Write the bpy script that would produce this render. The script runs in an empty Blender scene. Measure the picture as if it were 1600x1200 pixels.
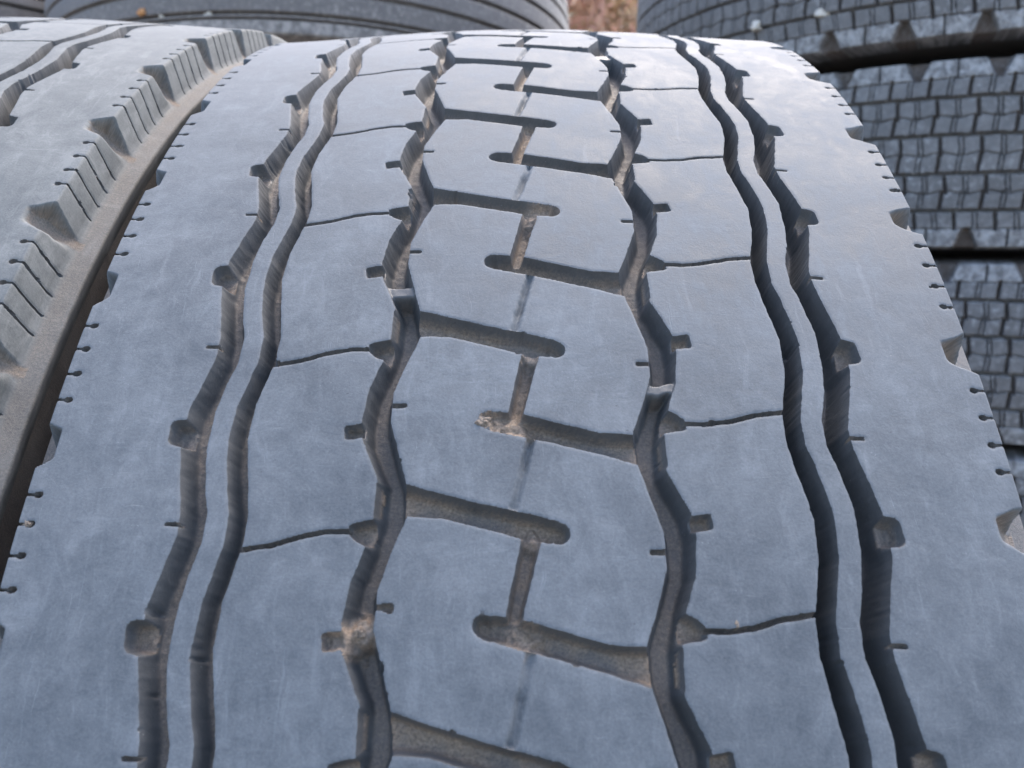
import bpy, math, random
import numpy as np
from mathutils import Vector, Matrix, Euler, noise as mnoise

# ------------------------------------------------------------------ camera, world, sun, exposure
SC = bpy.context.scene
COL = SC.collection
CAM_POS = (0.00017, -0.5968, 0.3789)
PITCH = 0.168
cam_data = bpy.data.cameras.new("camera")
cam = bpy.data.objects.new("camera", cam_data)
COL.objects.link(cam)
SC.camera = cam
cam.location = CAM_POS
cam.rotation_euler = Euler((math.pi/2 - PITCH, 0.00105, 0.0134), 'YXZ')
_R = Matrix.Rotation(0.0134, 3, 'Z') @ Matrix.Rotation(-PITCH, 3, 'X') @ Matrix.Rotation(0.00105, 3, 'Y') @ Matrix.Rotation(math.pi/2, 3, 'X')
cam.rotation_euler = _R.to_euler()
cam_data.sensor_width = 36.0
cam_data.lens = 36.0*1355.0/1600.0
cam_data.clip_start = 0.01
cam_data.clip_end = 500.0
cam_data.dof.use_dof = True
cam_data.dof.focus_distance = 0.27
cam_data.dof.aperture_fstop = 18.5

SUN_EL, SUN_AZ = math.radians(57), math.radians(27)      # azimuth measured from +Y (behind the tyres) towards +X
world = bpy.data.worlds.new("World")
SC.world = world
world.use_nodes = True
wn = world.node_tree.nodes; wl = world.node_tree.links
bg = wn["Background"]
sky = wn.new("ShaderNodeTexSky")
sky.sky_type = 'NISHITA'
sky.sun_disc = False
sky.sun_elevation = SUN_EL
sky.sun_rotation = SUN_AZ
sky.air_density = 1.0
sky.dust_density = 3.5
sky.ozone_density = 0.8
bg.inputs["Strength"].default_value = 0.15
wl.new(sky.outputs[0], bg.inputs["Color"])

sd = bpy.data.lights.new("sun", 'SUN')
sd.energy = 0.5
sd.angle = math.radians(30)
sd.color = (1.0, 0.97, 0.93)
so = bpy.data.objects.new("sun", sd)
COL.objects.link(so)
_d = Vector((math.sin(SUN_AZ)*math.cos(SUN_EL), math.cos(SUN_AZ)*math.cos(SUN_EL), math.sin(SUN_EL)))
so.rotation_euler = _d.to_track_quat('Z', 'Y').to_euler()
so.location = (2, 3, 4)

SC.view_settings.view_transform = 'Standard'
SC.view_settings.look = 'None'
SC.view_settings.exposure = 2.42
SC.view_settings.gamma = 1.0
SC.view_settings.use_curve_mapping = False

# ------------------------------------------------------------------ materials
def new_mat(name):
    m = bpy.data.materials.new(name); m.use_nodes = True
    nt = m.node_tree
    for n in list(nt.nodes): nt.nodes.remove(n)
    out = nt.nodes.new("ShaderNodeOutputMaterial")
    b = nt.nodes.new("ShaderNodeBsdfPrincipled")
    nt.links.new(b.outputs[0], out.inputs[0])
    return m, nt, b

class NT:
    def __init__(s, nt): s.nt = nt
    def n(s, t, **kw):
        x = s.nt.nodes.new(t)
        for k, v in kw.items(): setattr(x, k, v)
        return x
    def l(s, a, b): s.nt.links.new(a, b)
    def attr(s, name):
        a = s.n("ShaderNodeAttribute"); a.attribute_name = name; return a
    def noise(s, vec, scale, detail=5, rough=0.6, dist=0.0):
        x = s.n("ShaderNodeTexNoise"); x.inputs["Scale"].default_value = scale
        x.inputs["Detail"].default_value = detail; x.inputs["Roughness"].default_value = rough
        x.inputs["Distortion"].default_value = dist
        s.l(vec, x.inputs["Vector"]); return x.outputs["Fac"]
    def mapping(s, vec, scale=(1,1,1), rot=(0,0,0), loc=(0,0,0)):
        m = s.n("ShaderNodeMapping"); m.inputs["Scale"].default_value = scale
        m.inputs["Rotation"].default_value = rot; m.inputs["Location"].default_value = loc
        s.l(vec, m.inputs["Vector"]); return m.outputs[0]
    def ramp(s, fac, lo, hi, a=0.0, b=1.0):
        r = s.n("ShaderNodeMapRange"); r.inputs["From Min"].default_value = lo; r.inputs["From Max"].default_value = hi
        r.inputs["To Min"].default_value = a; r.inputs["To Max"].default_value = b
        s.l(fac, r.inputs["Value"]); return r.outputs[0]
    def math(s, op, a, b=None):
        m = s.n("ShaderNodeMath", operation=op)
        for i, v in enumerate((a, b)):
            if v is None: continue
            if isinstance(v, (int, float)): m.inputs[i].default_value = v
            else: s.l(v, m.inputs[i])
        m.use_clamp = False
        return m.outputs[0]
    def mix(s, fac, a, b):
        m = s.n("ShaderNodeMix", data_type='RGBA')
        if isinstance(fac, (int, float)): m.inputs[0].default_value = fac
        else: s.l(fac, m.inputs[0])
        for i, v in ((6, a), (7, b)):
            if isinstance(v, tuple): m.inputs[i].default_value = (*v, 1)
            else: s.l(v, m.inputs[i])
        return m.outputs[2]

def rubber_mat(name, base, dusty, dust_amt=1.0, mud=(0.205, 0.150, 0.105), fine=1.0, rough=0.55, white=None, smear=1.0):
    m, nt, b = new_mat(name); g = NT(nt)
    st = g.attr("st").outputs["Vector"]
    dirt = g.attr("dirt").outputs["Fac"]
    big = g.noise(st, 28, 6, 0.65, 0.6)
    mid = g.noise(st, 140, 6, 0.7, 0.4)
    fin = g.noise(st, 1300, 4, 0.7)
    gra = g.noise(st, 3200, 2, 0.6)
    warp = g.n("ShaderNodeTexNoise"); warp.inputs["Scale"].default_value = 45; warp.inputs["Detail"].default_value = 3
    g.l(st, warp.inputs["Vector"])
    wv_ = g.n("ShaderNodeVectorMath", operation='MULTIPLY_ADD'); g.l(warp.outputs["Color"], wv_.inputs[0])
    wv_.inputs[1].default_value = (0.009, 0.009, 0); g.l(st, wv_.inputs[2]); stw = wv_.outputs[0]
    sw = g.noise(g.mapping(stw, (150, 55, 120), (0, 0, 0.9)), 1.0, 7, 0.72, 0.6)     # wiped dusty patches
    sw2 = g.noise(g.mapping(stw, (60, 300, 120), (0, 0, -0.45)), 1.0, 7, 0.75, 1.0)
    sc1 = g.noise(g.mapping(stw, (1500, 45, 300), (0, 0, 0.8)), 1.0, 2, 0.5, 0.3)    # fine scratches
    sc2 = g.noise(g.mapping(stw, (60, 1700, 300), (0, 0, 0.35)), 1.0, 2, 0.5, 0.3)
    sc3 = g.noise(g.mapping(stw, (1300, 50, 300), (0, 0, -0.35)), 1.0, 2, 0.5, 0.3)
    d = g.math('ADD', g.ramp(big, 0.36, 0.64, 0.0, 0.42), g.ramp(mid, 0.36, 0.66, 0.0, 0.3))
    d = g.math('ADD', d, g.ramp(sw, 0.5, 0.72, 0.0, 0.55*smear))
    d = g.math('ADD', d, g.math('MULTIPLY', g.ramp(sw2, 0.52, 0.72, 0.0, 0.5*smear), g.ramp(big, 0.4, 0.6)))
    d = g.math('ADD', d, g.ramp(fin, 0.4, 0.75, -0.06, 0.3*fine))
    scr = g.math('MAXIMUM', g.ramp(sc1, 0.68, 0.76), g.math('MAXIMUM', g.ramp(sc2, 0.69, 0.77), g.ramp(sc3, 0.69, 0.77)))
    scr = g.math('MULTIPLY', scr, g.ramp(mid, 0.46, 0.6))
    d = g.math('ADD', d, g.math('MULTIPLY', scr, 0.45*fine))
    d = g.math('MULTIPLY', d, dust_amt)
    col = g.mix(d, base, dusty)
    if white is not None:
        wv = g.ramp(g.math('ADD', mid, g.math('MULTIPLY', fin, 0.4)), 0.74, 0.9)
        wv = g.math('MULTIPLY', wv, g.ramp(g.noise(st, 9, 3, 0.5), 0.45, 0.6, 0.25, 1.0))
        wv = g.math('MAXIMUM', wv, g.math('MULTIPLY', g.attr("crust").outputs["Fac"], g.ramp(g.noise(st, 90, 5, 0.7, 0.6), 0.42, 0.6)))
        col = g.mix(wv, col, white)
    scf = g.ramp(g.noise(g.mapping(stw, (420, 24, 200), (0, 0, 1.05)), 1.0, 4, 0.65, 0.5), 0.6, 0.72)
    scf = g.math('MULTIPLY', scf, g.ramp(g.noise(st, 22, 2, 0.5), 0.5, 0.62))
    col = g.mix(g.math('MULTIPLY', scf, 0.45*smear), col, tuple(c*1.25 for c in dusty))
    spw = g.math('MULTIPLY', g.ramp(g.noise(st, 2100, 1, 0.5), 0.735, 0.77), g.ramp(mid, 0.42, 0.6))
    col = g.mix(g.math('MULTIPLY', spw, 0.35), col, (0.38, 0.37, 0.35))
    # small dark specks on the worn faces
    sp = g.ramp(g.noise(st, 900, 2, 0.5), 0.73, 0.78)
    col = g.mix(g.math('MULTIPLY', sp, 0.5), col, (0.02, 0.02, 0.022))
    mudcol = g.mix(g.ramp(fin, 0.35, 0.7), tuple(c*0.62 for c in mud), tuple(min(1, c*1.45) for c in mud))
    mf = g.math('MULTIPLY', dirt, g.ramp(g.math('ADD', mid, g.math('MULTIPLY', gra, 0.5)), 0.5, 0.9, 0.55, 1.15))
    mf.node.use_clamp = True
    col = g.mix(mf, col, mudcol)
    g.l(col, b.inputs["Base Color"])
    r = g.ramp(d, 0.0, 1.0, rough-0.08, rough+0.25)
    r = g.math('ADD', r, g.math('MULTIPLY', mf, 0.25))
    g.l(r, b.inputs["Roughness"])
    b.inputs["Specular IOR Level"].default_value = 0.38
    # bump
    h = g.math('ADD', g.math('MULTIPLY', fin, 0.5), g.math('MULTIPLY', mid, 1.2))
    h = g.math('ADD', h, g.math('MULTIPLY', scr, -0.35))
    h = g.math('ADD', h, g.math('MULTIPLY', g.math('MULTIPLY', gra, mf), 1.8))
    h = g.math('ADD', h, g.math('MULTIPLY', g.math('MULTIPLY', mid, mf), 2.5))
    bu = g.n("ShaderNodeBump"); bu.inputs["Strength"].default_value = 0.55; bu.inputs["Distance"].default_value = 0.00028
    g.l(h, bu.inputs["Height"]); g.l(bu.outputs[0], b.inputs["Normal"])
    return m

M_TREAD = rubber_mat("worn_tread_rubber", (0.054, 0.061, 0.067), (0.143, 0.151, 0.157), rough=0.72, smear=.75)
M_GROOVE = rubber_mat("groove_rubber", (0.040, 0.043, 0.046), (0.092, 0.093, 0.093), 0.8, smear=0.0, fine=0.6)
M_LEFT = rubber_mat("worn_tread_rubber_dusty", (0.055, 0.060, 0.060), (0.152, 0.155, 0.149), 1.1, rough=0.74)
M_SIDE = rubber_mat("sidewall_rubber", (0.03, 0.031, 0.034), (0.08, 0.078, 0.076), 0.8)
M_WINTER = rubber_mat("winter_tread_rubber", (0.085, 0.081, 0.079), (0.155, 0.149, 0.144), 1.0, mud=(0.080, 0.060, 0.047), white=(0.33, 0.325, 0.32))
M_RIBBED = rubber_mat("ribbed_tread_rubber", (0.075, 0.069, 0.066), (0.16, 0.148, 0.14), 1.0, white=(0.36, 0.33, 0.30))

def simple_mat(name, c1, c2, scale, rough=0.9, bump=0.0, detail=6):
    m, nt, b = new_mat(name); g = NT(nt)
    tc = g.n("ShaderNodeTexCoord").outputs["Object"]
    n = g.noise(tc, scale, detail, 0.65)
    g.l(g.mix(g.ramp(n, 0.35, 0.65), c1, c2), b.inputs["Base Color"])
    b.inputs["Roughness"].default_value = rough
    if bump:
        bu = g.n("ShaderNodeBump"); bu.inputs["Distance"].default_value = bump
        g.l(n, bu.inputs["Height"]); g.l(bu.outputs[0], b.inputs["Normal"])
    return m
M_MUD = simple_mat("dried_mud", (0.09, 0.068, 0.052), (0.25, 0.195, 0.145), 700, 0.95, 0.0006)
M_PALE = simple_mat("pale_stone", (0.42, 0.38, 0.32), (0.6, 0.55, 0.47), 200, 0.9)
M_ORANGE = simple_mat("orange_leaf", (0.45, 0.2, 0.08), (0.55, 0.3, 0.12), 300, 0.9)
M_GROUND = simple_mat("gravel_yard", (0.13, 0.12, 0.11), (0.24, 0.225, 0.2), 40, 0.95, 0.01)
M_BARK = simple_mat("bark", (0.07, 0.05, 0.04), (0.14, 0.11, 0.09), 20, 0.9, 0.01)
def leaf_mat(name, c1, c2):
    m, nt, b = new_mat(name); g = NT(nt)
    tc = g.n("ShaderNodeTexCoord").outputs["Object"]
    c = g.mix(g.ramp(g.noise(tc, 1.6, 3), 0.4, 0.6), c1, c2)
    g.l(c, b.inputs["Base Color"]); b.inputs["Roughness"].default_value = 0.7
    t = g.n("ShaderNodeBsdfTranslucent"); g.l(c, t.inputs["Color"])
    mx = g.n("ShaderNodeMixShader"); mx.inputs[0].default_value = 0.55
    g.l(b.outputs[0], mx.inputs[1]); g.l(t.outputs[0], mx.inputs[2])
    out = [n for n in nt.nodes if n.type == 'OUTPUT_MATERIAL'][0]
    g.l(mx.outputs[0], out.inputs[0])
    return m
M_LEAF_O = leaf_mat("autumn_leaves", (0.50, 0.30, 0.23), (0.52, 0.40, 0.26))
M_LEAF_Y = leaf_mat("yellow_leaves", (0.45, 0.42, 0.22), (0.50, 0.45, 0.26))

# ------------------------------------------------------------------ helpers
def mesh_obj(name, co, quads, mat, parent=None, attrs=None, smooth=True, tris=None):
    me = bpy.data.meshes.new(name)
    co = np.ascontiguousarray(co, dtype=np.float32)
    nq = len(quads); ntv = 0 if tris is None else len(tris)
    me.vertices.add(len(co)); me.vertices.foreach_set("co", co.ravel())
    loops = np.asarray(quads, dtype=np.int32).ravel()
    starts = np.arange(nq, dtype=np.int32)*4
    if ntv:
        starts = np.concatenate([starts, nq*4 + np.arange(ntv, dtype=np.int32)*3])
        loops = np.concatenate([loops, np.asarray(tris, dtype=np.int32).ravel()])
    me.loops.add(len(loops)); me.loops.foreach_set("vertex_index", loops)
    me.polygons.add(nq+ntv); me.polygons.foreach_set("loop_start", starts)
    me.update(calc_edges=True)
    me.polygons.foreach_set("use_smooth", np.full(nq+ntv, smooth, dtype=bool))
    if attrs:
        for k, v in attrs.items():
            v = np.ascontiguousarray(v, dtype=np.float32)
            if v.ndim == 1:
                a = me.attributes.new(k, 'FLOAT', 'POINT'); a.data.foreach_set("value", v)
            else:
                a = me.attributes.new(k, 'FLOAT_VECTOR', 'POINT'); a.data.foreach_set("vector", v.ravel())
    me.materials.append(mat)
    o = bpy.data.objects.new(name, me); COL.objects.link(o)
    if parent is not None: o.parent = parent
    return o

def grid_quads(nr, nc):
    i = np.arange(nr*nc).reshape(nr, nc)
    return np.stack([i[:-1, :-1], i[:-1, 1:], i[1:, 1:], i[1:, :-1]], -1).reshape(-1, 4)

def sub_obj(name, co, quads, mat, parent, attrs):
    used = np.zeros(len(co), bool); used[quads.ravel()] = True
    idx = np.cumsum(used)-1
    return mesh_obj(name, co[used], idx[quads], mat, parent, {k: v[used] for k, v in attrs.items()})

def empty(name, loc, label, cat, group=None, rot=(0, 0, 0)):
    o = bpy.data.objects.new(name, None); COL.objects.link(o)
    o.location = loc; o.rotation_euler = rot; o.empty_display_size = 0.1
    o["label"] = label; o["category"] = cat
    if group: o["group"] = group
    return o

def vnoise(x, y, seed):
    """cheap tiling value noise on arrays"""
    rs = np.random.RandomState(seed); T = rs.rand(128, 128).astype(np.float32)
    xi = np.floor(x).astype(int); yi = np.floor(y).astype(int)
    fx = x-xi; fy = y-yi; fx = fx*fx*(3-2*fx); fy = fy*fy*(3-2*fy)
    a = T[yi % 128, xi % 128]; b = T[yi % 128, (xi+1) % 128]
    c = T[(yi+1) % 128, xi % 128]; d = T[(yi+1) % 128, (xi+1) % 128]
    return (a*(1-fx)+b*fx)*(1-fy)+(c*(1-fx)+d*fx)*fy - 0.5

# ------------------------------------------------------------------ the drive tyre pattern
# lateral coordinate s in mm, circumferential coordinate u in pattern pitches (one pitch about 55.5 mm)
R0 = 500.0
K2, K4 = 0.001167959666719985, -1.2577844122180954e-08
ALPHA = 0.51471                       # turns the tyre so that the camera looks almost level
PL = 55.5
UK = np.array([-3.,-1.0, -0.402, 0.0, 0.598, 1.0, 1.598, 2.0, 2.598, 3.0, 3.598, 4.0, 4.598, 8.598])
TK = np.array([0.50352+.221, 0.50352, 0.43756, 0.39413, 0.32982, 0.28616, 0.21641, 0.17137, 0.10729, 0.06277, -0.00855, -0.05741, -0.13696, -0.13696-.46])

CAPA = (np.array([-40, -29, -20, -8, 8.6]), np.array([0.155, 0.165, 0.135, 0.072, 0.002]))

def per(pts):
    u = np.array([p[0] for p in pts]) % 1.0; s = np.array([p[1] for p in pts]); o = np.argsort(u)
    return lambda x: np.interp(x, u[o], s[o], period=1.0)
E1L = per([(.13, -86.4), (.02, -86.1), (-.33, -90.4), (-.54, -90.2)])
E1R = per([(.12, -79.3), (-.03, -79.4), (-.17, -81.4), (-.34, -82.7), (-.56, -83.0), (-.78, -80.8)])
E2L = per([(.12, -73.7), (-.03, -73.8), (-.19, -75.6), (-.31, -77.0), (-.50, -77.6), (-.60, -77.0), (-.78, -75.2)])
E2R = per([(.12, -68.8), (-.03, -68.8), (-.11, -69.7), (-.30, -71.8), (-.5, -72.3), (-.73, -70.1)])
E3L = per([(.09, -36.8), (-.06, -38.5), (-.22, -41.4), (-.40, -42.5), (-.51, -41.8), (-.72, -36.7)])
E3R = per([(.165, -28.7), (.088, -28.5), (-.065, -31.5), (-.25, -34.6), (-.42, -34.6), (-.755, -29.3)])
SIPE = np.array([(-71.2, -.060), (-69, -.060), (-61.4, -.039), (-53.9, .002), (-47.9, .020), (-41, .018)])
def u_sipeL(s): return np.interp(s, SIPE[:, 0], SIPE[:, 1])
def u_A(s): return np.interp(s, *CAPA)
def mid_s(u): return per([(-.02, 2.5), (-.38, -2.2), (-.50, 2.4), (-.87, -2.3)])(u)

def sd_poly(px, py, V):
    V = np.asarray(V, float); n = len(V)
    d = np.full(px.shape, 1e9); s = np.ones(px.shape)
    for i in range(n):
        a = V[i]; b = V[i-1]
        ex, ey = b-a; wx = px-a[0]; wy = py-a[1]
        t = np.clip((wx*ex+wy*ey)/(ex*ex+ey*ey), 0, 1)
        d = np.minimum(d, (wx-ex*t)**2+(wy-ey*t)**2)
        c1 = py >= a[1]; c2 = py < b[1]; c3 = ex*wy > ey*wx
        s = np.where((c1 & c2 & c3) | (~c1 & ~c2 & ~c3), -s, s)
    return s*np.sqrt(d)
def sd_line(px, py, V, r):
    V = np.asarray(V, float); d = np.full(px.shape, 1e9)
    for a, b in zip(V[:-1], V[1:]):
        ex, ey = b-a; wx = px-a[0]; wy = py-a[1]
        t = np.clip((wx*ex+wy*ey)/(ex*ex+ey*ey), 0, 1)
        d = np.minimum(d, (wx-ex*t)**2+(wy-ey*t)**2)
    return np.sqrt(d)-r
def inset(V, c=None, r=1.0):
    """shrink a polygon towards its centre so that sd-r rounds its corners"""
    V = np.asarray(V, float); c = V.mean(0); d = V-c
    L = np.hypot(d[:, 0], d[:, 1])[:, None]
    return c + d*np.maximum(0.1, (L-1.25*r)/L)

# canonical slots, in (s mm, t mm = u*PL)
def P(pts): return [(s, u*PL) for s, u in pts]
SLOTS = [   # kind, vertices, radius, depth, wall width, dirt
    ('poly', P([(-37, .262), (-29.2, .250), (-20, .198), (-7.7, .137), (6, .078), (9.5, .045), (9.6, -.030), (7, -.040), (.2, -.012-.012), (-8.5, .020), (-20, .078), (-28.5, .086), (-37, .086)]), 0.0, 5.6, 2.5, 1.0),
    ('line', P([(7.2, .022), (9.0, .006)]), 2.75, 5.6, 2.5, 1.0),
    ('poly', P([(-43, .048), (-41.8, .060), (-36, .080), (-35, .0), (-36.5, -.07), (-40.5, -.035), (-42.6, .0)]), 0.0, 5.0, 2.0, 0.9),
    ('poly2', P([(-47.2, -.442), (-41.2, -.425), (-41.0, -.495), (-46.6, -.512)]), 0.9, 4.0, 1.9, 1.0),
    ('poly2', P([(-94.2, -.378), (-88, -.365), (-86, -.53), (-93.8, -.515)]), 2.2, 5.6, 2.6, 0.75),
    ('line', P([(-36, -.325), (-31.5, -.327)]), 0.75, 2.5, 0.7, 0.9),
    ('line', P([(-85, .066), (-89.4, .070)]), 0.62, 2.5, 0.6, 0.9),
    ('line', P([tuple(x) for x in SIPE]), 0.72, 3.6, 0.7, 0.8),
]
MIDS = ('poly', P([(.3, .03), (4.9, .0), (-.5, -.43), (-4.3, -.40)]), 0.0, 4.6, 1.7, 0.85)
KEYH = [.085, .233, .767, .928]
# shoulder profile beyond the tread edge: (arc length beyond the edge, s, drop below the edge)
WE = 128.4
PROF_D = np.array([0, 1.0, 6.0, 13.2, 15.0, 16.6, 21.9, 22.7, 24.5, 30.])
PROF_S = np.array([0, 0.40, 1.1, 2.1, 2.8, 4.2, 9.0, 9.2, 8.6, 6.4])
PROF_Z = np.array([0, 0.75, 5.7, 13.2, 14.9, 15.7, 17.0, 18.0, 20.2, 25.6])

def base_rs(w):
    a = np.abs(w); sg = np.sign(w)
    d = np.maximum(a-WE, 0); sc = np.minimum(a, WE)
    z = K2*sc*sc/2+K4*sc**4
    s = sc+np.interp(d, PROF_D, PROF_S)-np.where(w > 0, 1.7, 0)*np.clip((a-108)/18, 0, 1); r = R0-z-np.interp(d, PROF_D, PROF_Z)
    return s*sg, r
def base_n(w):
    e = 0.6
    s1, r1 = base_rs(w-e); s2, r2 = base_rs(w+e)
    ds, dr = s2-s1, r2-r1; L = np.hypot(ds, dr)+1e-9
    return -dr/L, ds/L

def tread_fields(w, u, fine=True, seed=1, bridges=(), muds=(), bites=()):
    """w: 1d lateral, u: 1d pitch coordinate -> union signed distance, depth, dirt (2d, rows=u)"""
    W, U = np.meshgrid(w, u)
    T = U*PL
    # slight irregularity of the cut edges
    jx = 0.25*vnoise(W/12, T/12, seed)+0.22*vnoise(W/2.6, T/2.6, seed+1)
    jy = 0.25*vnoise(W/12, T/12, seed+2)+0.22*vnoise(W/2.6, T/2.6, seed+3)
    if fine:
        jx += 0.16*vnoise(W/1.0, T/1.0, seed+4); jy += 0.16*vnoise(W/1.0, T/1.0, seed+5)
    D = np.full(W.shape, 50.0); H = np.zeros(W.shape); DI = np.zeros(W.shape)
    CH = 3.2*np.clip(vnoise(W/3.1, T/2.7, seed+61)+.5*vnoise(W/1.3, T/1.3, seed+62)-.40, 0, 1)*np.clip(vnoise(W/30, T/30, seed+63)*4+.4, 0, 1) if fine else np.zeros(W.shape)
    def put(sl, d, depth, ww, dirt):
        d = d-CH[sl]
        q = np.clip(-d/(ww*.72), 0, 1); f = 1-(1-q)**1.6
        h = depth*f
        Hs = H[sl]; DIs = DI[sl]; Ds = D[sl]
        dd = dirt*(np.clip((q-.7)*4, 0, 1) if dirt < .5 else np.clip((q-.3)*2.2, 0.05, 1))
        DI[sl] = np.where(h > Hs, np.maximum(dd, DIs*0.6), DIs)
        H[sl] = np.maximum(Hs, h); D[sl] = np.minimum(Ds, d)
    def cols(a, b):
        i = np.searchsorted(w, a); j = np.searchsorted(w, b)
        return slice(max(i, 0), j)
    for side in (-1, 1):
        for (eL, eR, depth, ww, dirt) in ((E1L, E1R, 10.5, 3.4, .42), (E2L, E2R, 10.0, 3.0, .40), (E3L, E3R, 8.2, 3.2, .38)):
            if side < 0: a, b = -98, -22
            else: a, b = 22, 98
            lo = min(eL(np.linspace(0, 1, 50)).min(), -98) if False else eL(np.linspace(0, 1, 50)).min()-4
            hi = eR(np.linspace(0, 1, 50)).max()+4
            cs = cols(lo, hi) if side < 0 else cols(-hi, -lo)
            sl = (slice(None), cs)
            s_ = W[sl]+jx[sl]; u_ = U[sl]+jy[sl]/PL
            if side > 0: s_, u_ = -s_, -u_-.402
            d = np.maximum(eL(u_)-s_, s_-eR(u_))*0.94
            put(sl, d, depth*(1 if ww == 3.2 else (.68 if side < 0 else 1.18)), ww, (.48 if ww != 3.2 else dirt) if side < 0 or ww == 3.2 else .15)
    kmin, kmax = math.floor(u.min())-1, math.ceil(u.max())+1
    for k in range(kmin, kmax+1):
        for side in (-1, 1):
            items = list(SLOTS)
            if side < 0: items = items+[MIDS]
            if fine:
                for kk in KEYH: items.append(('key', kk, 0.42, 3.2, 0.45, 0.8))
            for it in items:
                kind = it[0]
                if kind == 'key':
                    V = np.array([(-124.6-0.8, it[1]*PL), (-143.3, it[1]*PL+.3)])
                    r = it[2]
                else: V = np.array(it[1], float); r = it[2]
                V = V.copy()
                if side > 0: V = -V; V[:, 1] -= .402*PL
                V[:, 1] += k*PL
                t0, t1 = V[:, 1].min()-4, V[:, 1].max()+4
                r0 = np.searchsorted(u, t0/PL); r1 = np.searchsorted(u, t1/PL)
                if r1-r0 < 2: continue
                cs = cols(V[:, 0].min()-4, V[:, 0].max()+4)
                if cs.stop-cs.start < 2: continue
                sl = (slice(r0, r1), cs)
                x = W[sl]+jx[sl]; y = T[sl]+jy[sl]
                if kind == 'poly': d = sd_poly(x, y, V)
                elif kind == 'poly2': d = sd_poly(x, y, inset(V, r=r))-r
                elif kind == 'line': d = sd_line(x, y, V, r)
                else:
                    d = sd_line(x, y, V, r)
                    d = np.minimum(d, np.hypot((x-V[0, 0])*0.75, y-V[0, 1])-1.0)
                    put(sl, d, 3.4, 0.7, it[5]); continue
                put(sl, d, it[3], it[4], it[5])
        # shallow centre dash between the slots
        r0 = np.searchsorted(u, k-.95); r1 = np.searchsorted(u, k-.45)
        if r1-r0 > 2:
            cs = cols(-7, 7); sl = (slice(r0, r1), cs)
            V = np.array(P([(2.3, k-.50), (-2.3, k-.87)]))
            d = sd_line(W[sl]+jx[sl]*1.3, T[sl]+jy[sl], V, 1.65)
            f = np.clip(-d/1.65, 0, 1); f = f*f*(3-2*f)
            H[sl] = np.maximum(H[sl], 1.9*f*(0.8+0.8*vnoise(W[sl]/5, T[sl]/5, seed+9)))
    # wear bars that fill a groove up to the tread face
    for (s0, s1, u0, hw) in bridges:
        f = np.clip((hw+1.6-np.abs((U-u0)*PL+1.2*vnoise(W/4, W/4, seed)))/1.6, 0, 1)*((W > s0) & (W < s1))
        f = f*f*(3-2*f)
        H = H*(1-f)+np.minimum(H, 1.1+.4*vnoise(W/3, T/3, seed+80))*f
        DI = DI*(1-f)
    # mud packed into a slot
    for (s0, u0, rad, fill) in muds:
        rr = np.hypot(W-s0, (U-u0)*PL)+2.2*vnoise(W/2.2, T/2.2, seed+21)
        f = np.clip(1.4-rr/rad, 0, 1)*fill
        H = H*(1-f)+(f > 0)*(H > .5)*0.9*vnoise(W/1.1, T/1.1, seed+22)
        DI = np.maximum(DI, np.clip(f*2.2, 0, 1)*(H > 0.15))
    DI = DI*np.where(DI > .5, np.clip(.8+.9*vnoise(W/16, T/16, seed+70)+.5*vnoise(W/4, T/4, seed+71), .35, 1), 1)
    # floor relief and grit
    on = np.clip(H/4, 0, 1)
    H = H-on*(0.7*vnoise(W/6, T/6, seed+30)+0.28*vnoise(W/1.6, T/1.6, seed+31))-on*DI*0.5*vnoise(W/.9, T/.9, seed+32)
    return W, U, D, H, DI

def theta_main(u): return np.interp(u, UK, TK)+ALPHA
def u_main(th): return np.interp(-(th-ALPHA), -TK, UK)

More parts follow.
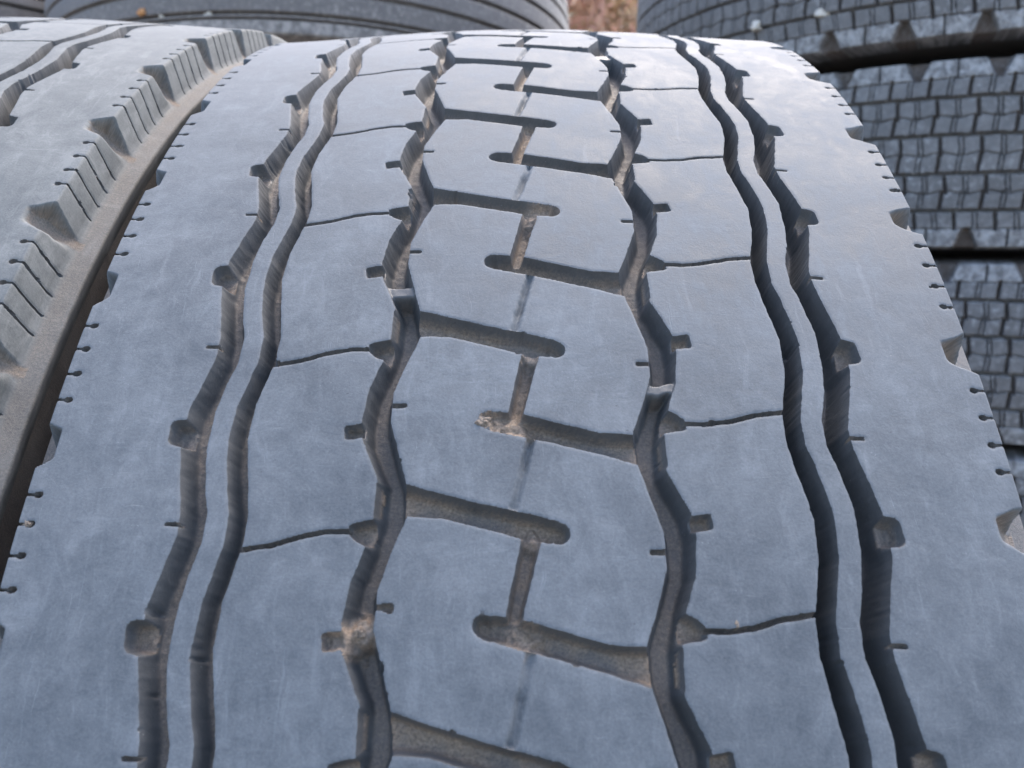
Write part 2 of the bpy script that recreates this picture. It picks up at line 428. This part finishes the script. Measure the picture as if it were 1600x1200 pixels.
def build_drive_tyre(root, th_hi, th_lo, hs, ht, u_of, seed, mat, bridges=(), muds=(), split_rows=(-3, 7), wfine=True):
    """detailed arc from angle th_hi down to th_lo (world angle from the top, towards the camera positive)"""
    nrow = int((th_hi-th_lo)*R0/ht)+1
    th = np.linspace(th_hi, th_lo, nrow); u = u_of(th)
    wmax = WE+29
    w = np.arange(-wmax, wmax+hs*.5, hs)
    W, U, D, H, DI = tread_fields(w, u, True, seed, bridges, muds)
    TH = np.repeat(th[:, None], len(w), 1)
    # snap grid vertices that lie close to a cut onto it
    gt = (R0*(th_hi-th_lo)/(nrow-1))
    gy, gx = np.gradient(D, gt, hs)
    gl = gx*gx+gy*gy
    m = (np.abs(D) < 0.52*hs*1.15) & (gl > 0.3) & (gl < 2.2)
    mx = np.where(m, -D*gx/np.maximum(gl, .3), 0); my = np.where(m, -D*gy/np.maximum(gl, .3), 0)
    mx = np.clip(mx, -.45*hs, .45*hs); my = np.clip(my, -.45*gt, .45*gt)
    Wd = W+mx; THd = TH-my/R0
    D = np.where(m, 0.0, D); H = np.where(m & (H < 3), 0.0, H); H = np.maximum(H, 0*H)
    top = D >= -1e-4
    H = np.where(top & (H < 0.06) , 0.0, H)
    # worn rounding of the block edges, and hollow wear
    q = np.clip(1-D/0.7, 0, 1)
    H = H+np.where(top, 0.16*q*q, 0)
    H = H+np.where(np.abs(W) < WE, 0.35*vnoise(W/22, U*PL/22, seed+40)+0.06*vnoise(W/5, U*PL/5, seed+41), 0)
    S, Rr = base_rs(Wd)
    ns, nr = base_n(Wd)
    S2 = S-ns*H; R2 = Rr-nr*H
    # shoulder scallops: wedge cut from the shoulder face
    A = np.abs(W); sg = np.sign(W)
    uu = np.where(W < 0, U, -U-.402)            # canonical (left) coordinate
    c = ((uu-np.where(W < 0, .492, .53)+.5) % 1.0)-.5                  # centre of the scallop
    # one flank is a sharp cut, the other a soft ramp
    A0 = np.where(W < 0, 124.3, 119.2)
    g = np.clip((A-A0)/(WE-A0), 0, 1)
    lo = -.060-.055*g; hi = np.where(W < 0, .105+.030*g, .060+.085*g)
    wall = np.clip((A-WE)/12, 0, 1)
    lo = lo+.030*wall; hi = hi-.07*wall
    c = c+0.012*vnoise(W/3, U*PL/3, seed+50)
    b1 = np.clip((c-lo)*PL/.8, 0, 1); b2 = np.clip((hi-c)*PL/np.where(W < 0, 1.5, 3.0+3.0*g), 0, 1)
    b2 = b2*b2*(3-2*b2)
    B = b1*b2
    B = np.where((A > A0) & (A < WE+17), B, 0)
    q_ = np.clip((A-A0)/np.where(W < 0, .9, 2.5), 0, 1); B = B*q_*q_*(3-2*q_)
    prog = np.clip((A-A0)/(WE+16.6-A0), 0, 1)
    sC = A0+(np.where(W < 0, 131.6, 130.0)-A0)*prog**np.where(W < 0, 1.8, 1.25)
    s_e, r_e = base_rs(np.array([WE+16.6])); _, r_s = base_rs(np.array([120.0]))
    rC = r_s[0]+(r_e[0]-r_s[0])*prog**np.where(W < 0, .3, .85)
    Bx = np.where(B > 0, B, 0)
    sC = np.where(prog >= 1, np.abs(S), sC)
    S2 = S2*(1-Bx)+sg*sC*Bx; R2 = R2*(1-Bx)+rC*Bx
    DI = np.maximum(DI, np.where(c-lo < .03, .75*Bx, np.clip(Bx-.6, 0, 1)*1.5))
    DI = np.maximum(DI, np.clip((A-WE-14.5)/2, 0, 1)*.28*np.clip((23.0-(A-WE))/.8, 0, 1))
    X = S2; Y = -R2*np.sin(THd); Z = R2*np.cos(THd)
    co = np.stack([X, Y, Z], -1).reshape(-1, 3)*0.001
    st = np.stack([W*.001, U*PL*.001, seed*1.37+H*.001], -1).reshape(-1, 3)
    attrs = {"st": st, "dirt": np.clip(DI, 0, 1).ravel()}
    Q = grid_quads(len(th), len(w))
    tf = top.ravel()[Q].all(1)
    # face centres decide the part a top face belongs to
    cw = W.ravel()[Q].mean(1); cu = U.ravel()[Q].mean(1)
    key = np.zeros(len(Q), np.int64)           # 0 = groove floor and walls
    aw = np.abs(cw)
    ucan = np.where(cw < 0, cu, -cu-.402); scan = -aw
    e1l, e1r, e2l, e2r, e3l, e3r = (f(ucan) for f in (E1L, E1R, E2L, E2R, E3L, E3R))
    sh = (scan < (e1l+e1r)/2) & tf
    nrb = (scan > (e1l+e1r)/2) & (scan < (e2l+e2r)/2) & tf
    inter = (scan > (e2l+e2r)/2) & (scan < (e3l+e3r)/2) & tf
    cen = (scan > (e3l+e3r)/2) & tf
    key[sh & (cw < 0)] = 1; key[sh & (cw > 0)] = 2
    key[nrb & (cw < 0)] = 3; key[nrb & (cw > 0)] = 4
    row = np.floor(ucan-u_sipeL(scan)).astype(int)
    key[inter & (cw < 0)] = 1000+row[inter & (cw < 0)]; key[inter & (cw > 0)] = 2000+row[inter & (cw > 0)]
    lft = cw < mid_s(cu)
    rl = np.floor(cu-u_A(cw)).astype(int); rr_ = np.floor(cu+.402+u_A(-cw)).astype(int)
    key[cen & lft] = 3000+rl[cen & lft]; key[cen & ~lft] = 4000+rr_[cen & ~lft]
    order = np.argsort(key, kind='stable'); ks = key[order]
    cuts = np.flatnonzero(np.diff(ks))+1
    for seg in np.split(order, cuts):
        k = key[seg[0]]
        nm = {0: "tread_groove", 1: "shoulder_rib", 2: "shoulder_rib", 3: "narrow_rib", 4: "narrow_rib"}.get(k)
        if nm is None: nm = "outer_tread_block" if k < 2900 else "centre_tread_block"
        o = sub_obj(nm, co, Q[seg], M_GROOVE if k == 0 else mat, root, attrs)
    return

def build_rest(root, th0, th1, hs, ht, u_of, seed, mat):
    """the rest of the tread ring, coarser, one part"""
    nrow = int((th1-th0)*R0/ht)+1
    th = np.linspace(th1, th0, nrow); u = u_of(th)
    u = (th[0]-th)/0.112
    w = np.arange(-(WE+29), WE+29+hs*.5, hs)
    W, U, D, H, DI = tread_fields(w, u, False, seed)
    S, Rr = base_rs(W); ns, nr = base_n(W)
    S2 = S-ns*H; R2 = Rr-nr*H
    co = np.stack([S2, -R2*np.sin(th)[:, None], R2*np.cos(th)[:, None]], -1).reshape(-1, 3)*.001
    st = np.stack([W*.001, U*PL*.001, np.full(W.shape, seed*2.1)], -1).reshape(-1, 3)
    mesh_obj("tread", co, grid_quads(len(th), len(w)), mat, root, {"st": st, "dirt": DI.ravel()*.8})

def lathe(name, prof, mat, parent, n=256, axis='X', dirt=0.2, crust=None):
    """prof: list of (axial mm, radius mm); ring around X (standing tyre) or Z (lying tyre)"""
    p = np.array(prof, float)
    th = np.linspace(0, 2*math.pi, n, endpoint=False)
    A, T = np.meshgrid(p[:, 0], th); Rr = np.meshgrid(p[:, 1], th)[0]
    if axis == 'X': co = np.stack([A, -Rr*np.sin(T), Rr*np.cos(T)], -1)
    else: co = np.stack([Rr*np.sin(T), -Rr*np.cos(T), A], -1)
    L = np.concatenate([[0], np.cumsum(np.hypot(*np.diff(p, axis=0).T))])
    st = np.stack([np.meshgrid(L, th)[0]*.001, T*.5, T*0+3.3], -1)
    i = np.arange(n*len(p)).reshape(n, len(p)); j = np.roll(i, -1, 0)
    Q = np.stack([i[:, :-1], i[:, 1:], j[:, 1:], j[:, :-1]], -1).reshape(-1, 4)
    at = {"st": st.reshape(-1, 3), "dirt": np.full(n*len(p), dirt)}
    if crust is not None: at["crust"] = np.tile(np.asarray(crust, float), n)
    return mesh_obj(name, co.reshape(-1, 3)*.001, Q, mat, parent, at)

def smooth_prof(pts, n=60):
    p = np.array(pts, float)
    d = np.concatenate([[0], np.cumsum(np.hypot(*np.diff(p, axis=0).T))])
    t = np.linspace(0, d[-1], n)
    x = np.interp(t, d, p[:, 0]); y = np.interp(t, d, p[:, 1])
    for _ in range(3):
        x[1:-1] = (x[:-2]+2*x[1:-1]+x[2:])/4; y[1:-1] = (y[:-2]+2*y[1:-1]+y[2:])/4
    return list(zip(x, y))

def drive_sidewalls(root):
    s_e, r_e = base_rs(np.array([WE+29.0]))
    for sg in (-1, 1):
        a = s_e[0]-.2; r = r_e[0]+.6
        outer = smooth_prof([(a, r), (a+.3, r-12), (a+1.5, r-25), (a+1.8, r-50), (a+1.6, 400), (a-3, 350), (a-18, 310), (a-30, 296)])
        # raised rings moulded on the sidewall
        outer = [(x+(1.2 if 392 < y < 398 or 322 < y < 326 else 0), y) for x, y in outer]
        lathe("sidewall", [(sg*x, y) for x, y in outer], M_SIDE, root)
        inner = smooth_prof([(a-30, 296), (a-34, 286), (a-46, 285), (a-50, 296), (a-32, 330), (a-20, 390), (a-30, 450), (a-60, 472), (0, 478)])
        lathe("inner_liner" if False else "bead", [(sg*x, y) for x, y in inner], M_SIDE, root)

# ------------------------------------------------------------------ setting
GZ = -0.5
n = 60
gx, gy = np.meshgrid(np.linspace(-1, 1, n), np.linspace(-1, 1, n))
gx = np.sign(gx)*np.abs(gx)**3*120; gy = np.sign(gy)*np.abs(gy)**3*120
gz = GZ-0.006+0.004*np.sin(gx*3.1)*np.cos(gy*2.3)
ground = mesh_obj("ground", np.stack([gx, gy, gz], -1).reshape(-1, 3), grid_quads(n, n), M_GROUND)
ground["kind"] = "structure"

# ------------------------------------------------------------------ the two standing truck tyres
FINE = 0.34
main = empty("truck_tyre", (0, 0, 0), "worn bluish grey truck tyre tread in sharp focus filling the middle of the picture", "tyre",
             "worn truck tyres standing side by side")
build_drive_tyre(main, 0.74+ALPHA-.02, -0.40+ALPHA, FINE, 0.38, u_main, 3, M_TREAD,
                 bridges=[(-44, -27, 1.395, 1.5), (27, 44, .785, 1.3), (27, 44, 4.293, 2.0)],
                 muds=[(-10.5, .575, 4.6, .85), (-2.5, .53, 4.5, .6), (5.5, 1.99, 6, .5), (-37.5, -.425, 4.0, .75), (-42, -.47, 4.5, .5),
                       (2.5, -.03, 3.0, .5), (2, .95, 3, .5), (0, -.46, 4, .35), (44, .50, 1.2, .8), (50, -.385, .8, .9)])
build_rest(main, 0.72+ALPHA, -0.40+ALPHA+2*math.pi, 1.7, 1.9, u_main, 5, M_TREAD)
drive_sidewalls(main)

left = empty("truck_tyre", (-0.2774, -0.0003, 0.0072), "dusty truck tyre cropped at the left edge, its grooved shoulder against its neighbour", "tyre",
             "worn truck tyres standing side by side")
left.rotation_euler = (Matrix.Rotation(ALPHA, 3, 'X') @ Matrix.Rotation(-0.008, 3, 'Z') @ Matrix.Rotation(-ALPHA, 3, 'X')).to_euler()
# the neighbour's pattern: its scallops sit at these angles
LT0 = .0546+ALPHA
build_drive_tyre(left, 0.72+ALPHA, -0.40+ALPHA, 0.5, 0.5, lambda th: (LT0-th)/0.1120+.183, 11, M_LEFT,
                 muds=[(100, .2, 4, .5)])
build_rest(left, 0.72+ALPHA, -0.40+ALPHA+2*math.pi, 1.7, 1.9, u_main, 15, M_LEFT)
drive_sidewalls(left)

# ------------------------------------------------------------------ studless winter tyres lying in a stack
WROWS = [-104, -84, -63.5, -43, -22, 0, 21, 42, 63, 84, 104]
def winter_mesh():
    """tread ring around Z for a lying tyre; returns arrays"""
    hs, ht = 1.0, 0.70
    v = np.arange(-112, 112.01, hs); nr = int(2*math.pi*R0/ht)
    th = np.linspace(0, 2*math.pi, nr+1)
    V, TH = np.meshgrid(v, th); T = TH*R0; C = 2*math.pi*R0
    cell = C/74
    jx = .7*vnoise(V/7, T/7, 71)+.4*vnoise(V/2.5, T/2.5, 72)
    jt = .9*vnoise(V/7, T/7, 73)+.4*vnoise(V/2.5, T/2.5, 74)
    jx[-1] = jx[0]; jt[-1] = jt[0]
    v_ = V+jx; t_ = T+jt
    D = np.full(V.shape, 20.0); H = np.zeros(V.shape); DI = np.zeros(V.shape); CR = np.zeros(V.shape)
    def put(d, depth, ww, dirt):
        nonlocal D, H, DI
        q = np.clip(-d/ww, 0, 1); h = depth*(1-(1-q)**2)
        DI = np.where(h > H, dirt*q, DI); H = np.maximum(H, h); D = np.minimum(D, d)
    offs = [0, 0.0, .42, .30, .55, .47, .74, .62, .9, 1.05]
    zz = lambda ph: 5.0*np.abs(((t_/cell+ph) % 1.0)-.5)*2-2.5
    for r in range(1, 9):
        a, b = WROWS[r], WROWS[r+1]
        inrow = (v_ > a-2) & (v_ < b+2)
        slant = 0.10*(1 if r % 2 else -1)
        x = ((t_+slant*(v_-a))/cell+offs[r]) % 1.0
        dx = np.minimum(x, 1-x)*cell
        d1 = np.where(inrow, dx-2.4, 20)
        put(d1, 8, 1.6, .85)
        for xs in (.455, .56):
            d2 = np.where(inrow, np.abs(x-xs)*cell-.8, 20)
            put(d2, 6, .5, .1)
    for i in range(1, 10):
        yb = WROWS[i]
        if i in (2, 4, 6, 8): d = np.abs(v_-yb)-2.2; put(d, 9, 1.0, .1)
        elif i in (1, 9): put(np.abs(v_-yb)-.7, 5, .9, .3)
        else: put(np.abs(v_-yb-zz(offs[i]))-.8, 6, 1.0, .1)
    # shoulder lugs: two blocks then a wide gap
    for sg in (-1, 1):
        ph = .1 if sg > 0 else .35
        x = (t_/(2*cell)+ph) % 1.0
        dx = np.minimum(x, 1-x)*2*cell
        o = (v_*sg > 83)
        gw = 6+8*np.clip((v_*sg-86)/18, 0, 1)
        put(np.where(o, dx-gw, 20), 12, 3.5, .9)
        put(np.where(o, np.abs(x-.5)*2*cell-1.4, 20), 8, 1.5, .5)
        CR = np.where(o, .8, CR)
    CR = np.maximum(CR, .3*np.clip(vnoise(V/40, T/60, 90)*4-.5, 0, 1))
    A = np.abs(V); drop = 0.0005*A*A
    Rr = R0-drop-np.clip(A-104, 0, 20)**1.6*1.6
    Rr = Rr-H*np.clip((112-A)/6, 0, 1)+0.25*vnoise(V/4, T/4, 95)+.8*CR*vnoise(V/3, T/3, 96)
    Rr[-1] = Rr[0]
    vv = np.where(A > 104, np.sign(V)*(104+(A-104)*.55), V)
    co = np.stack([Rr*np.sin(TH), -Rr*np.cos(TH), vv], -1)*.001
    keep = slice(0, -1)
    nrw, nc = len(th)-1, len(v)
    i = np.arange(nrw*nc).reshape(nrw, nc); j = np.roll(i, -1, 0)
    Q = np.stack([i[:, :-1], j[:, :-1], j[:, 1:], i[:, 1:]], -1).reshape(-1, 4)
    st = np.stack([V*.001, T*.001, T*0+7.7], -1)
    return (co[keep].reshape(-1, 3), Q, {"st": st[keep].reshape(-1, 3), "dirt": np.clip(DI, 0, 1)[keep].ravel(), "crust": CR[keep].ravel()}, V[keep])

def lying_sidewalls(root, edge, r_edge, half, mat):
    for sg in (-1, 1):
        p = smooth_prof([(edge, r_edge), (edge+1, r_edge-10), (edge+2.5, r_edge-25), (half-1, r_edge-60), (half, r_edge-85), (half-5, 350), (half-20, 310), (half-32, 296)])
        lathe("sidewall", [(sg*x, y) for x, y in p], mat, root, axis='Z')
        q = smooth_prof([(half-32, 296), (half-38, 286), (half-50, 286), (half-52, 300), (half-30, 340), (half-30, 440), (0, 470)], 30)
        lathe("bead", [(sg*x, y) for x, y in q], mat, root, axis='Z')

def cam_rel(x, y, z): return (CAM_POS[0]+x, CAM_POS[1]+y, CAM_POS[2]+z)

wco, wQ, wat, wV = winter_mesh()
wgroup = "winter tyres stacked flat behind on the right"
w0 = empty("winter_tyre", cam_rel(0.72, 1.47, 0.0927), "winter tyre with crusted blocks lying second from the top in the right stack", "tyre", wgroup)
cv = wV.ravel()[wQ].mean(1)
for nm, msk in (("tread", np.abs(cv) < 84), ("shoulder_lugs", cv >= 84), ("shoulder_lugs", cv <= -84)):
    sub_obj(nm, wco, wQ[msk], M_WINTER, w0, wat)
lying_sidewalls(w0, 108, 452, 114.5, M_SIDE)

def dup(root, loc, rot, label, group):
    r = root.copy(); COL.objects.link(r); r.location = loc; r.rotation_euler = rot
    r["label"] = label; r["group"] = group
    for ch in list(root.children):
        c = ch.copy(); COL.objects.link(c); c.parent = r
    return r
w0.rotation_euler = (0, 0, 0.3)
dup(w0, cam_rel(0.685, 1.475, 0.327), (-.012, .012, 1.9), "topmost winter tyre of the right stack, cut off by the top edge of the photo", wgroup)
dup(w0, cam_rel(0.735, 1.468, -0.1365), (0, 0, 4.1), "winter tyre third from the top of the right stack, beside the notched tread edge", wgroup)
dup(w0, cam_rel(0.728, 1.47, -0.3655), (0, 0, 5.2), "winter tyre at the bottom of what shows of the right stack", wgroup)
dup(w0, cam_rel(0.725, 1.475, -0.5945), (0, 0, 0.9), "winter tyre hidden low in the right stack, second from the ground", wgroup)
dup(w0, cam_rel(0.72, 1.47, -0.772), (0, 0, 2.6), "lowest winter tyre of the right stack, lying on the ground", wgroup)

# ------------------------------------------------------------------ ribbed tyres lying in a stack behind on the left
def ribbed_tyre(loc, rot, label, group):
    t = empty("ribbed_tyre", loc, label, "tyre", group, rot)
    grooves = [(-77, 3.2), (-84.5, 2.6), (-43, 4.2), (-10, 4.2), (25, 4.2), (58, 4.2), (80, 3)]
    v = np.unique(np.concatenate([np.linspace(-112, 112, 120)]+[np.linspace(g-w_, g+w_, 11) for g, w_ in grooves]))
    pr = []; cr = []
    for x in v:
        a = abs(x); r = R0-0.0006*a*a-max(0, a-104)**1.6*1.3
        for g, w_ in grooves:
            q = np.clip((w_-abs(x-g))/1.3, 0, 1); r -= 9*q
        pr.append((x, r)); cr.append(.75 if x < -86 else (.25 if x < -80 else 0))
    lathe("tread", pr, M_RIBBED, t, 360, 'Z', 0.12, cr)
    lying_sidewalls(t, 111, 462, 118, M_SIDE)
    return t
F = Matrix.Rotation(-0.108, 3, 'X') @ Matrix.Rotation(0.014, 3, 'Y')
off = F @ Vector((0, 0, -.090))
lg = "ribbed tyres stacked flat behind on the left"
base = Vector(cam_rel(-0.406, 1.853, 0.438))+off
rb = ribbed_tyre(base, F.to_euler(), "ribbed tyre lying tilted at top left, its round edge beside the autumn leaves", lg)
def dup_r(loc, rot, label, group): return dup(rb, loc, rot, label, group)
zg = GZ+.118
k = 0
low = base.z-.118-.05
levels = [GZ+.118+.2375*i for i in range(5)]
names = ["ribbed tyre on the ground at the bottom of the left stack", "ribbed tyre second from the ground in the left stack",
         "ribbed tyre in the middle of the left stack", "ribbed tyre just under the tilted one in the left stack"]
for i in range(3):
    dup_r((base.x+.01*i, base.y+.01, levels[i]), (0, 0, i), names[i], lg)
dup_r((base.x-.95, base.y+.15, base.z+.02), (0, 0, 1), "dark tyre edge in the top left corner beside the tilted ribbed tyre", "tyres in a further stack on the left")
for i in range(3):
    dup_r((base.x-.96, base.y+.15, levels[i]), (0, 0, 2+i), "lower tyre of the further left stack, hidden behind the others, %s" % ("on the ground", "above the lowest one", "under the top one")[i], "tyres in a further stack on the left")

# ------------------------------------------------------------------ dried mud lumps stuck in the slots
def lump(name, s, u, depth, size, seed, label):
    random.seed(seed); pts = []; tris = []; quads = []
    n1, n2 = 18, 26
    th = theta_main(np.array([u]))[0]
    s_, r_ = base_rs(np.array([s])); r_ = r_[0]-depth
    c = Vector((s_[0], -r_*math.sin(th), r_*math.cos(th)))
    nrm = Vector((0, -math.sin(th), math.cos(th))); tg = Vector((0, -math.cos(th), -math.sin(th)))
    for i in range(n1+1):
        for j in range(n2):
            a = math.pi*i/n1; b = 2*math.pi*j/n2
            d = Vector((math.sin(a)*math.cos(b), math.sin(a)*math.sin(b), math.cos(a)))
            k = 1+.55*mnoise.fractal(d*1.7+Vector((seed, 0, 0)), 1.0, 2.0, 4)
            d = d*k
            pts.append(c+Vector((1, 0, 0))*d.x*size[0]+tg*d.y*size[1]+nrm*d.z*size[2])
    for i in range(n1):
        for j in range(n2):
            quads.append((i*n2+j, (i+1)*n2+j, (i+1)*n2+(j+1) % n2, i*n2+(j+1) % n2))
    o = mesh_obj(name, np.array([tuple(p) for p in pts])*.001, quads, M_MUD)
    o["label"] = label; o["category"] = "mud"; o["group"] = "dried mud clumps in the tread"
    return o
lump("mud_clump", -10.6, .585, 1.9, (2.6, 2.2, 2.0), 5, "pale dried mud clump filling the end of the slot near the centre of the tread")
lump("mud_clump", -37.2, -.425, 4.2, (2.6, 2.4, 2.4), 9, "brown mud clump in the zigzag groove at the lower left of the centre blocks")
lump("mud_clump", 50.0, -.388, .5, (.75, .9, .7), 12, "tiny cream clump wedged in the thin cut at the lower right")
lump("pebble", -126.3, .088, 1.0, (1.2, 1.0, .9), 21, "tiny white pebble caught in a shoulder cut at the far left")["category"] = "pebble"

def far_lump(name, px, py, depth, rad, seed, label, cat, mat):
    """a pebble or crumb lying on a tyre behind, given by its direction from the camera position and its distance"""
    f = 1355.0
    d = _R @ Vector(((px-800)/f, (600-py)/f, -1.0))
    c = Vector(CAM_POS)+d*depth
    pts = []; quads = []; n1, n2 = 12, 16
    for i in range(n1+1):
        for j in range(n2):
            a = math.pi*i/n1; b = 2*math.pi*j/n2
            q = Vector((math.sin(a)*math.cos(b), math.sin(a)*math.sin(b), math.cos(a)*.8))
            q = q*(1+.9*mnoise.fractal(q*1.6+Vector((seed, 0, 0)), 1.0, 2.0, 3))
            pts.append(tuple(q*rad))
    for i in range(n1):
        for j in range(n2): quads.append((i*n2+j, (i+1)*n2+j, (i+1)*n2+(j+1) % n2, i*n2+(j+1) % n2))
    o = mesh_obj(name, np.array(pts), quads, mat); o.location = c
    o["label"] = label; o["category"] = cat
far_lump("pebble", 253, 26, 1.299, .0052, 3, "cream pebble on the dark double groove of the tilted ribbed tyre, left one", "pebble", M_PALE)
far_lump("pebble", 326, 23, 1.284, .0048, 4, "cream pebble on the tilted ribbed tyre, right of the other cream pebble", "pebble", M_PALE)
far_lump("leaf_crumb", 222, 19, 1.300, .0055, 5, "small orange leaf crumb in the groove of the tilted ribbed tyre", "leaf", M_ORANGE)
far_lump("pebble", 1181, 42, 1.099, .0066, 6, "pale cream pebble stuck in the topmost winter tyre, left one", "pebble", M_PALE)
far_lump("pebble", 1284, 22, 1.040, .0062, 7, "pale cream pebble stuck in the topmost winter tyre, upper right one", "pebble", M_PALE)

# ------------------------------------------------------------------ trees far behind
def tree(name, x, y, h, crown_r, mat, seed, label, nleaf=12000, ls=.07):
    rs = np.random.RandomState(seed)
    t = empty(name, (x, y, GZ), label, "tree", "autumn trees far behind")
    co = []; Q = []
    def limb(p0, p1, r0, r1, n=10):
        b = len(co); p0 = np.array(p0); p1 = np.array(p1); d = p1-p0; d = d/np.linalg.norm(d)
        a = np.cross(d, [0.3, .9, .1]); a /= np.linalg.norm(a); c = np.cross(d, a)
        for i in range(6):
            f = i/5; q = p0+(p1-p0)*f+a*.04*math.sin(f*5+seed); r = r0+(r1-r0)*f
            for j in range(n):
                an = 2*math.pi*j/n; co.append(q+r*(a*math.cos(an)+c*math.sin(an)))
        for i in range(5):
            for j in range(n): Q.append((b+i*n+j, b+i*n+(j+1) % n, b+(i+1)*n+(j+1) % n, b+(i+1)*n+j))
    limb((0, 0, 0), (0.1, 0, h*.62), h*.028, h*.015)
    tips = []
    for i in range(11):
        a = 2*math.pi*i/11+rs.rand(); z0 = h*(.3+.03*i); L = crown_r*(.6+.4*rs.rand())
        tip = np.array([math.cos(a)*L, math.sin(a)*L, z0+L*.75]); limb((0.05, 0, z0), tip, h*.011, h*.003, 6); tips.append(tip)
    mesh_obj("trunk", np.array(co), Q, M_BARK, t, {"st": np.array(co), "dirt": np.zeros(len(co))})
    cl = []
    for i in range(60):
        v = rs.normal(size=3); v /= np.linalg.norm(v); r = rs.rand()**.4
        cl.append(np.array([0, 0, h*.68])+v*r*np.array([crown_r, crown_r, h*.33]))
    cl = np.array(cl)
    ci = rs.randint(0, 60, nleaf); c = cl[ci]+rs.normal(size=(nleaf, 3))*crown_r*.16
    a = rs.normal(size=(nleaf, 3)); a /= np.linalg.norm(a, axis=1)[:, None]
    b = np.cross(a, rs.normal(size=(nleaf, 3))); b /= np.linalg.norm(b, axis=1)[:, None]
    s = ls*(.6+.8*rs.rand(nleaf))[:, None]
    pts = np.stack([c-a*s, c+b*s*.5, c+a*s, c-b*s*.5], 1).reshape(-1, 3)
    mesh_obj("crown", pts, np.arange(nleaf*4).reshape(-1, 4), mat, t, None, False)
    return t
tree("autumn_tree", 0.55, 10.5, 5.2, 1.5, M_LEAF_O, 4, "orange autumn tree blurred between the two tyre stacks")
tree("autumn_tree", 3.1, 13.0, 6.0, 1.9, M_LEAF_Y, 8, "yellow green tree blurred at the right of the orange one", 9000, .08)
